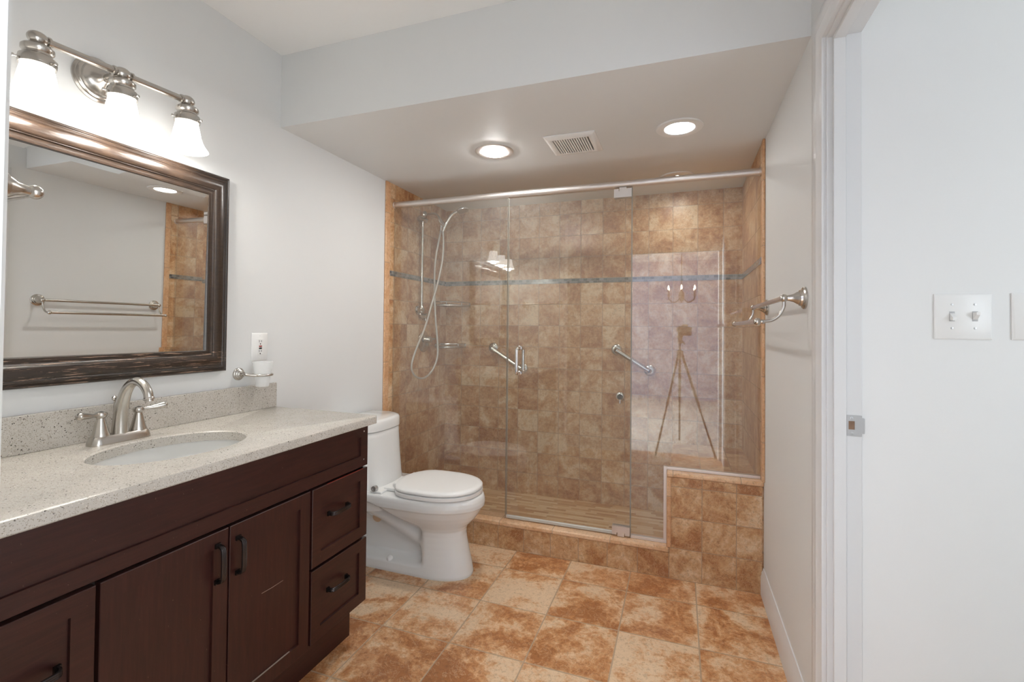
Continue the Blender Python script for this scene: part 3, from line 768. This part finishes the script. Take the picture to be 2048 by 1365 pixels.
for s in (-1, 1):
    z0, z1, d = .985, 1.128, .058
    q = [(-.858, G+s*.004, z1), (-.858, G+s*(d-.018), z1), (-.858, G+s*(d-.005), z1-.005), (-.858, G+s*d, z1-.018), (-.858, G+s*d, (z0+z1)/2), (-.858, G+s*d, z0+.018), (-.858, G+s*(d-.005), z0+.005), (-.858, G+s*(d-.018), z0), (-.858, G+s*.004, z0)]
    hb = MB().tube(smooth_path(q, 5), .0095, 16)
    for z in (z0, z1): hb.lathe([(.0125, 0), (.0125, .004), (.0098, .005)], (-.858, G+s*.0042, z), (0, s, 0), 16)
    hb.build('handle', m_chrome, gd)
gr = thing('glass_panel', 'notched fixed clear glass panel above the tiled bench wall', 'glass panel', (.05, G, .152))
zb = .526
MB().prism([(XB+.0005, .166), (BX-.022, .166), (BX-.022, zb+.014), (TR-.003, zb+.014), (TR-.003, HR-.014), (XB+.0005, HR-.014)], 1, G-gt/2, G+gt/2).build('pane', m_glass, gr)
box(XB-.0020, XB+.0004, G-gt/2-.0003, G+gt/2+.0003, .153, HR-.014).build('edge_seal', m_edge, gr)
MB().box(XB+.001, BX-.0125, G-.010, G+.010, .1525, .168).box(BX-.0285, BX-.0125, G-.010, G+.010, .168, zb+.016).box(BX-.0125, TR-.001, G-.010, G+.010, zb+.0005, zb+.016).build('channel', m_nickl, gr, .001)

# ------------------------------------------------------------------ shower fittings
sb = thing('slide_bar', 'tall vertical nickel slide bar on the left shower wall', 'slide bar', (TL, 2.84, 1.68))
MB().tube([(TL+.035, 2.84, 1.36), (TL+.035, 2.84, 1.985)], .010, 18).build('rod', m_nick, sb)
MB().tube([(TL+.035, 2.795, 1.985), (TL+.035, 2.885, 1.985)], .0165, 20).tube([(TL, 2.84, 1.985), (TL+.035, 2.84, 1.985)], .012, 16).build('top_mount', m_nick, sb)
MB().lathe([(.030, 0), (.030, .006), (.020, .014), (.017, .05), (.010, .055)], (TL, 2.84, 1.36), (1, 0, 0), 24).lathe([(.016, -.02), (.018, -.015), (.018, .015), (.012, .03)], (TL+.035, 2.84, 1.36), (0, 0, 1), 20).build('lower_mount', m_nick, sb)
el = thing('supply_elbow', 'round nickel hose supply elbow below the slide bar', 'supply elbow', (TL, 2.895, 1.32))
MB().lathe([(.030, 0), (.030, .005), (.022, .010), (.018, .03), (.020, .04), (.017, .052), (.006, .056)], (TL, 2.895, 1.32), (1, 0, 0), 24).build('body', m_nick, el)
MB().tube([(TL+.035, 2.895, 1.32), (TL+.035, 2.895, 1.285)], .009, 14).build('outlet', m_nick, el)
sv = thing('shower_valve', 'round nickel shower valve plate with lever on the left shower wall', 'shower valve', (TL, 2.93, 1.14))
MB().lathe([(.074, .0005), (.074, .004), (.068, .009), (.050, .014), (.028, .018)], (TL, 2.93, 1.14), (1, 0, 0), 40).build('escutcheon', m_nick, sv)
MB().lathe([(.028, .015), (.024, .022), (.022, .055), (.018, .062), (.006, .064)], (TL, 2.93, 1.155), (1, 0, 0), 26).build('hub', m_nick, sv)
MB().tube(smooth_path([(TL+.05, 2.93, 1.155), (TL+.06, 2.98, 1.16), (TL+.066, 3.01, 1.158), (TL+.068, 3.02, 1.13), (TL+.066, 3.02, 1.075)], 5), [.007]*10+[.0065]*11, 12).build('lever', m_nick, sv)
sa = thing('shower_bracket', 'curved nickel shower pipe with holder near the shower ceiling', 'shower bracket', (TL, 2.93, 2.04))
MB().lathe([(.028, .0005), (.026, .005), (.015, .012), (.010, .016)], (TL, 2.93, 2.04), (1, 0, 0), 24).build('flange', m_nick, sa)
MB().tube(smooth_path([(TL+.003, 2.93, 2.04), (-1.65, 2.93, 2.043), (-1.612, 2.93, 2.030), (-1.588, 2.93, 1.995), (-1.575, 2.93, 1.975)], 6), .0085, 14).build('pipe', m_nick, sa)
MB().tube([(-1.590, 2.93, 1.998), (-1.572, 2.93, 1.968)], .0135, 16).tube([(-1.572, 2.93, 1.968), (-1.548, 2.93, 1.945)], .015, 16).tube([(-1.576, 2.93, 1.955), (-1.579, 2.93, 1.918)], .011, 14).build('holder', m_chrome, sa)
hs = thing('hand_shower', 'handheld shower head with pale looping hose held in the bracket on the left shower wall', 'hand shower', (-1.54, 2.93, 1.93))
hp = smooth_path([(-1.549, 2.905, 1.905), (-1.532, 2.905, 1.945), (-1.503, 2.905, 1.990), (-1.468, 2.905, 2.024), (-1.425, 2.905, 2.040)], 6)
n = len(hp); MB().tube(hp, [.010+.0035*math.sin(PI*i/n) for i in range(n)], 16).build('grip', m_chrome, hs)
MB().lathe([(.012, -.022), (.026, -.014), (.038, -.004), (.041, .004), (.039, .010), (.030, .012)], (-1.402, 2.905, 2.046), (.28, -.1, -1), 30).build('spray_head', m_steel, hs)
HOSE = [(-1.549, 2.905, 1.907), (-1.555, 2.92, 1.747), (-1.578, 2.9, 1.571), (-1.602, 2.87, 1.431), (-1.633, 2.82, 1.241), (-1.665, 2.76, 1.09), (-1.679, 2.73, .981), (-1.67, 2.76, .915), (-1.655, 2.84, .892), (-1.64, 2.92, .926), (-1.622, 2.97, 1.011), (-1.622, 2.98, 1.117), (-1.640, 2.98, 1.295), (-1.645, 2.97, 1.473), (-1.634, 2.95, 1.684), (-1.603, 2.94, 1.84), (-1.579, 2.93, 1.921)]
hp = smooth_path(HOSE, 16)
MB().tube(hp, [.0068+(.0006 if i % 2 else 0) for i in range(len(hp))], 10).build('hose', simple('hose_metal', (.62, .60, .56), .35, .6), hs, angle=80)
for z, w, lab in ((1.405, .20, 'upper wire corner shelf in the shower left corner'), (1.095, .165, 'lower wire corner shelf in the shower left corner')):
    sh = thing('corner_shelf', lab, 'shelf', (TL, B, z), 'corner shelves in the shower')
    arcp = [(TL+.004+w*math.cos(t), B-.004-w*math.sin(t), z) for t in [PI/2*i/16 for i in range(17)]]
    fr = MB().tube([(TL+.008, B-.008, z), arcp[0]], .0065, 10).tube([(TL+.008, B-.008, z), arcp[-1]], .0065, 10).tube(arcp, .0085, 10)
    fr.tube([(p[0], p[1], z+.024) for p in arcp], .005, 8)
    for p in (arcp[0], arcp[5], arcp[11], arcp[16]): fr.tube([p, (p[0], p[1], z+.024)], .004, 8)
    fr.build('frame', m_nick, sh)
    sl = MB()
    for i in range(1, 9):
        a = w*i/9; e_ = math.sqrt(w*w-a*a)
        sl.tube([(TL+.006+a, B-.006, z), (TL+.006+a, B-.006-e_, z)], .0022, 6)
    sl.build('wire_grid', m_chrome, sh)
for (a, b, lab) in (((-1.308, 1.093), (-1.075, .948), 'left diagonal chrome grab bar on the back shower wall'), ((-.405, 1.100), (-.187, .966), 'right diagonal chrome grab bar on the back shower wall')):
    gb = thing('grab_bar', lab, 'grab bar', ((a[0]+b[0])/2, B, (a[1]+b[1])/2), 'grab bars on the back shower wall')
    for p in (a, b): MB().lathe([(.037, .0005), (.037, .005), (.032, .010), (.016, .013)], (p[0], B, p[1]), (0, -1, 0), 28).build('flange', m_nick, gb)
    A, C = Vector((a[0], B, a[1])), Vector((b[0], B, b[1])); d = (C-A)*.07; o = Vector((0, -.045, 0))
    MB().tube(smooth_path([A-Vector((0, .008, 0)), A+o*.7+d*.05, A+o+d*.5, A+o+d*1.2, C+o-d*1.2, C+o-d*.5, C+o*.7-d*.05, C-Vector((0, .008, 0))], 5), .0155, 18).build('bar', m_nick, gb)
bj = thing('body_jet', 'small round chrome body jet low on the back shower wall', 'shower fitting', (-.379, B, .775))
MB().lathe([(.034, .0005), (.033, .006), (.028, .012), (.019, .014), (.018, .006)], (-.379, B, .782), (0, -1, 0), 28).tube([(-.379, B-.012, .765), (-.379, B-.016, .738)], .0075, 12).build('ring', m_chrome, bj)
MB().lathe([(.0185, .008), (.016, .0095), (.003, .0095)], (-.379, B, .782), (0, -1, 0), 22).build('nozzle', m_dark, bj, label='dark centre')

# ------------------------------------------------------------------ towel bars
def towel_bar(o, along, out, ln, label, group=None, double=True):
    """o: wall point of the first post; along: unit direction of the rods; out: unit direction off the wall"""
    o, a, u = Vector(o), Vector(along), Vector(out); z = Vector((0, 0, 1))
    t = thing('towel_bar', label, 'towel bar', o+a*(ln/2), group)
    for s in (0, ln):
        p = o+a*s
        MB().lathe([(.036, .0005), (.036, .005), (.032, .009), (.027, .011), (.025, .017), (.021, .019), (.019, .024), (.013, .033), (.0095, .046), (.0085, .056)], p, u, 28).build('post', m_nick, t)
        MB().sphere(p+u*.060, .0128).build('upper_ball', m_nick, t)
        if not double: continue
        c1 = p+u*.060; c2 = p+u*.137-z*.076
        MB().tube(smooth_path([c1-z*.01, c1+u*.001-z*.030, c1+u*.014-z*.056, c1+u*.036-z*.072, c2-u*.012]), .0052, 12).build('curved_arm', m_nick, t)
        MB().sphere(c2, .0118).lathe([(.0062, -.020), (.0075, -.016), (.006, -.009)], c2, u, 14).build('lower_ball', m_nick, t)
    MB().tube([o+u*.060+a*.0, o+u*.060+a*ln], .0085, 16).build('upper_rod', m_nick, t)
    if double: MB().tube([o+u*.137-z*.076+a*.0, o+u*.137-z*.076+a*ln], .0085, 16).build('lower_rod', m_nick, t)
    return t
towel_bar((R, 1.725, 1.345), (0, 1, 0), (-1, 0, 0), .68, 'double brushed nickel towel bar on the right wall beside the door casing')
towel_bar((-1.141, YV, 1.486), (-1, 0, 0), (0, 1, 0), .36, 'single nickel towel bar at the left edge, its knob showing before the mirror', None, False)

# ------------------------------------------------------------------ ceiling fixtures
def downlight(x, y, r, rl, m, lab, deep=True):
    t = thing('recessed_light', lab, 'recessed light', (x, y, ZS), 'recessed ceiling lights')
    MB().lathe([(r, -.0003), (r, -.003), (r*.97, -.006), (rl*1.16, -.008), (rl*1.02, -.005), (rl*1.02, -.001)], (x, y, ZS), (0, 0, 1), 48, caps=False).build('trim_ring', m_nickl if deep else m_plas, t)
    k = [(rl*math.cos(PI/2*i/8), -.0012-(.020 if deep else .003)*math.sin(PI/2*i/8)) for i in range(9)]
    MB().lathe(k, (x, y, ZS), (0, 0, 1), 40).build('lens', m, t)
downlight(-.897, 2.222, .098, .066, m_lens, 'lit recessed ceiling light with silver ring left of the vent')
downlight(-.005, 2.218, .101, .064, m_lensd, 'pale recessed ceiling light right of the vent', False)
downlight(-.018, 2.930, .098, .040, m_lensb, 'recessed light over the bench, mostly hidden by the header rail', False)
vt = thing('exhaust_vent', 'square beige slatted exhaust vent in the soffit between two recessed lights', 'vent', (-.490, 2.245, ZS))
vx0, vx1, vy0, vy1 = -.612, -.368, 2.125, 2.368
q = lambda d, z: [(vx0+d, vy0+d, z), (vx1-d, vy0+d, z), (vx1-d, vy1-d, z), (vx0+d, vy1-d, z)]
MB().loft([q(0, ZS-.0003), q(0, ZS-.004), q(.016, ZS-.013), q(.030, ZS-.014), q(.036, ZS-.012), q(.036, ZS-.002)], caps=False).build('frame', m_plas, vt)
MB().box(vx0+.036, vx1-.036, vy0+.036, vy1-.036, ZS-.003, ZS-.002).build('backing', m_hole, vt)
n = 14
for i in range(n):
    x = vx0+.040+(vx1-vx0-.08)*(i+.5)/n
    MB().box(x-.0036, x+.0036, vy0+.035, vy1-.035, ZS-.0135, ZS-.003).build('slat', m_plas, vt)
# ------------------------------------------------------------------ door strike and switches
stp = thing('strike_plate', 'small satin metal strike plate on the white door jamb', 'strike plate', (R+.062, DY1, .99))
pl_ = MB(); y = DY1-.0016
xo0, xo1, zo0, zo1 = R+.046, R+.0805, .960, 1.016
xi0, xi1, zi0, zi1 = R+.050, R+.064, .9775, 1.000
O = [(xo0, zo0), (xo1, zo0), (xo1, zo1), (xo0, zo1)]; I = [(xi0, zi0), (xi1, zi0), (xi1, zi1), (xi0, zi1)]
P = lambda qq, yy: [(a, yy, b) for a, b in qq]
pl_.loft([P(O, DY1-.0002), P(O, y), P(I, y), P(I, DY1-.0002)], caps=False)
pl_.box(xo1, xo1+.006, DY1-.0016, DY1+.004, zo0+.008, zo1-.008)
pl_.build('plate', m_steel, stp)
MB().box(xi0, xi1, DY1-.0008, DY1-.0003, zi0, zi1).build('latch_hole', m_brown, stp, label='brown latch hole')
for z in (.968, 1.008): MB().lathe([(.0036, 0), (.0036, .0006), (.002, .001)], (R+.057, y, z), (0, -1, 0), 14).build('screw', m_steel, stp)
def switch(x, lab, hx):
    z, y = 1.280, 1.503
    t = thing('light_switch', lab, 'light switch', (x, y, z))
    qd = lambda d, yy: [(x-hx+d, yy, z-.0575+d), (x+hx-d, yy, z-.0575+d), (x+hx-d, yy, z+.0575-d), (x-hx+d, yy, z+.0575-d)]
    MB().loft([qd(0, y-.0003), qd(0, y-.003), qd(.005, y-.0065)]).build('cover_plate', m_plas, t)
    for i, dx in enumerate((-.023, .023)):
        MB().box(x+dx-.0055, x+dx+.0055, y-.0072, y-.006, z-.0125, z+.0125).build('toggle_slot', simple('toggle_slot_grey', (.5, .5, .5), .5), t)
        up = -1 if i == 0 else 1
        MB().loft([[(x+dx-.0045, y-.006, z-.009), (x+dx+.0045, y-.006, z-.009), (x+dx+.0045, y-.006, z+.009), (x+dx-.0045, y-.006, z+.009)],
                   [(x+dx-.0038, y-.021, z+up*.007-.0035), (x+dx+.0038, y-.021, z+up*.007-.0035), (x+dx+.0038, y-.021, z+up*.007+.0035), (x+dx-.0038, y-.021, z+up*.007+.0035)]]).build('toggle', m_plas, t)
        for dz in (-.030, .030): MB().lathe([(.003, 0), (.003, .0008), (.0015, .0012)], (x+dx, y-.0064, z+dz), (0, -1, 0), 12).build('plate_screw', m_steel, t)
switch(.6715, 'white double toggle light switch on the wall beyond the doorway', .058)
switch(.825, 'white switch plate cut off at the right edge of the view', .058)

# ------------------------------------------------------------------ behind the camera, seen mirrored in the shower glass
tr = thing('tripod', 'black camera tripod standing in the doorway, seen as a faint reflection in the glass', 'tripod', (0, -.12, 0))
top = Vector((0, -.12, 1.0))
for a in (PI/2+.55, PI/2-.9, -PI/2):
    d = Vector((math.cos(a), math.sin(a), 0))
    lg = MB(); p0 = top+d*.03-Vector((0, 0, .02)); p2 = Vector((0, -.12, .012))+d*.42; p1 = p0.lerp(p2, .5)
    lg.tube([p0, p1], .014, 12).tube([p1, p2], .010, 12).lathe([(.012, -.02), (.016, -.015), (.016, .015), (.012, .02)], p1, (p2-p0).normalized(), 12).sphere(p2, .0125)
    lg.build('leg', m_dark, tr)
MB().tube([(0, -.12, .72), (0, -.12, 1.12)], .012, 14).lathe([(.03, -.04), (.035, -.03), (.035, .02), (.02, .03)], top, (0, 0, 1), 18).build('centre_column', m_dark, tr)
MB().lathe([(.03, 1.10), (.03, 1.13), (.018, 1.135), (.022, 1.15), (.035, 1.17), (.035, 1.18)], (0, -.12, 0), (0, 0, 1), 20).tube([(0, -.13, 1.15), (.05, -.26, 1.09)], .008, 10).build('pan_head', m_dark, tr)
cm = thing('camera', 'black camera on the tripod, seen as a faint reflection in the glass', 'camera', (0, -.12, 1.1802))
fwd = Vector((-.336, .942, 0))
rgt = Vector((.942, .336, 0)); cc = Vector((0, 0, 1.2392))-fwd*.14
def obox(c, hx, hy, z0, z1):
    mb = MB(); v = []
    for z in (z0, z1):
        for (sx, sy) in ((-1, -1), (1, -1), (1, 1), (-1, 1)): v.append(c+rgt*(hx*sx)+fwd*(hy*sy)+Vector((0, 0, z-c.z)))
    return mb.add(v, [(0, 3, 2, 1), (4, 5, 6, 7), (0, 1, 5, 4), (1, 2, 6, 5), (2, 3, 7, 6), (3, 0, 4, 7)])
obox(cc, .066, .028, 1.1805, 1.272).build('camera_body', m_dark, cm, .006)
obox(cc, .026, .024, 1.272, 1.297).build('prism_housing', m_dark, cm, .006)
MB().lathe([(.034, .026), (.036, .04), (.036, .09), (.040, .10), (.040, .122), (.036, .122)], cc, fwd, 28).build('lens_barrel', m_dark, cm)
MB().lathe([(.035, .117), (.02, .119), (.003, .12)], cc, fwd, 24).build('lens_glass', m_lensglass, cm)
ch = thing('chandelier', 'small candle chandelier in the room behind, seen as glints in the shower glass', 'chandelier', (0.02, -2.0, 2.474))
MB().lathe([(.05, -.0005), (.05, -.01), (.02, -.03)], (.02, -2, 2.474), (0, 0, 1), 20).tube([(.02, -2, 2.45), (.02, -2, 1.80)], .006, 8).sphere((.02, -2, 1.72), .04, sc=(1, 1, 2)).build('stem', m_bronze, ch)
for i in range(6):
    a = PI/6+i*PI/3; d = Vector((math.cos(a), math.sin(a), 0)); c = Vector((.02, -2, 0))
    am = MB().tube(smooth_path([c+d*.02+Vector((0, 0, 1.70)), c+d*.10+Vector((0, 0, 1.63)), c+d*.19+Vector((0, 0, 1.67)), c+d*.20+Vector((0, 0, 1.72))]), .006, 8)
    am.lathe([(.012, 1.72), (.026, 1.73), (.011, 1.735), (.010, 1.80)], c+d*.20, (0, 0, 1), 14).build('arm', m_bronze, ch)
    MB().lathe([(.006, 1.80), (.015, 1.82), (.013, 1.84), (.002, 1.87)], c+d*.20, (0, 0, 1), 12).build('candle_bulb', glow('candle_glow', (1, .8, .55), 14), ch)
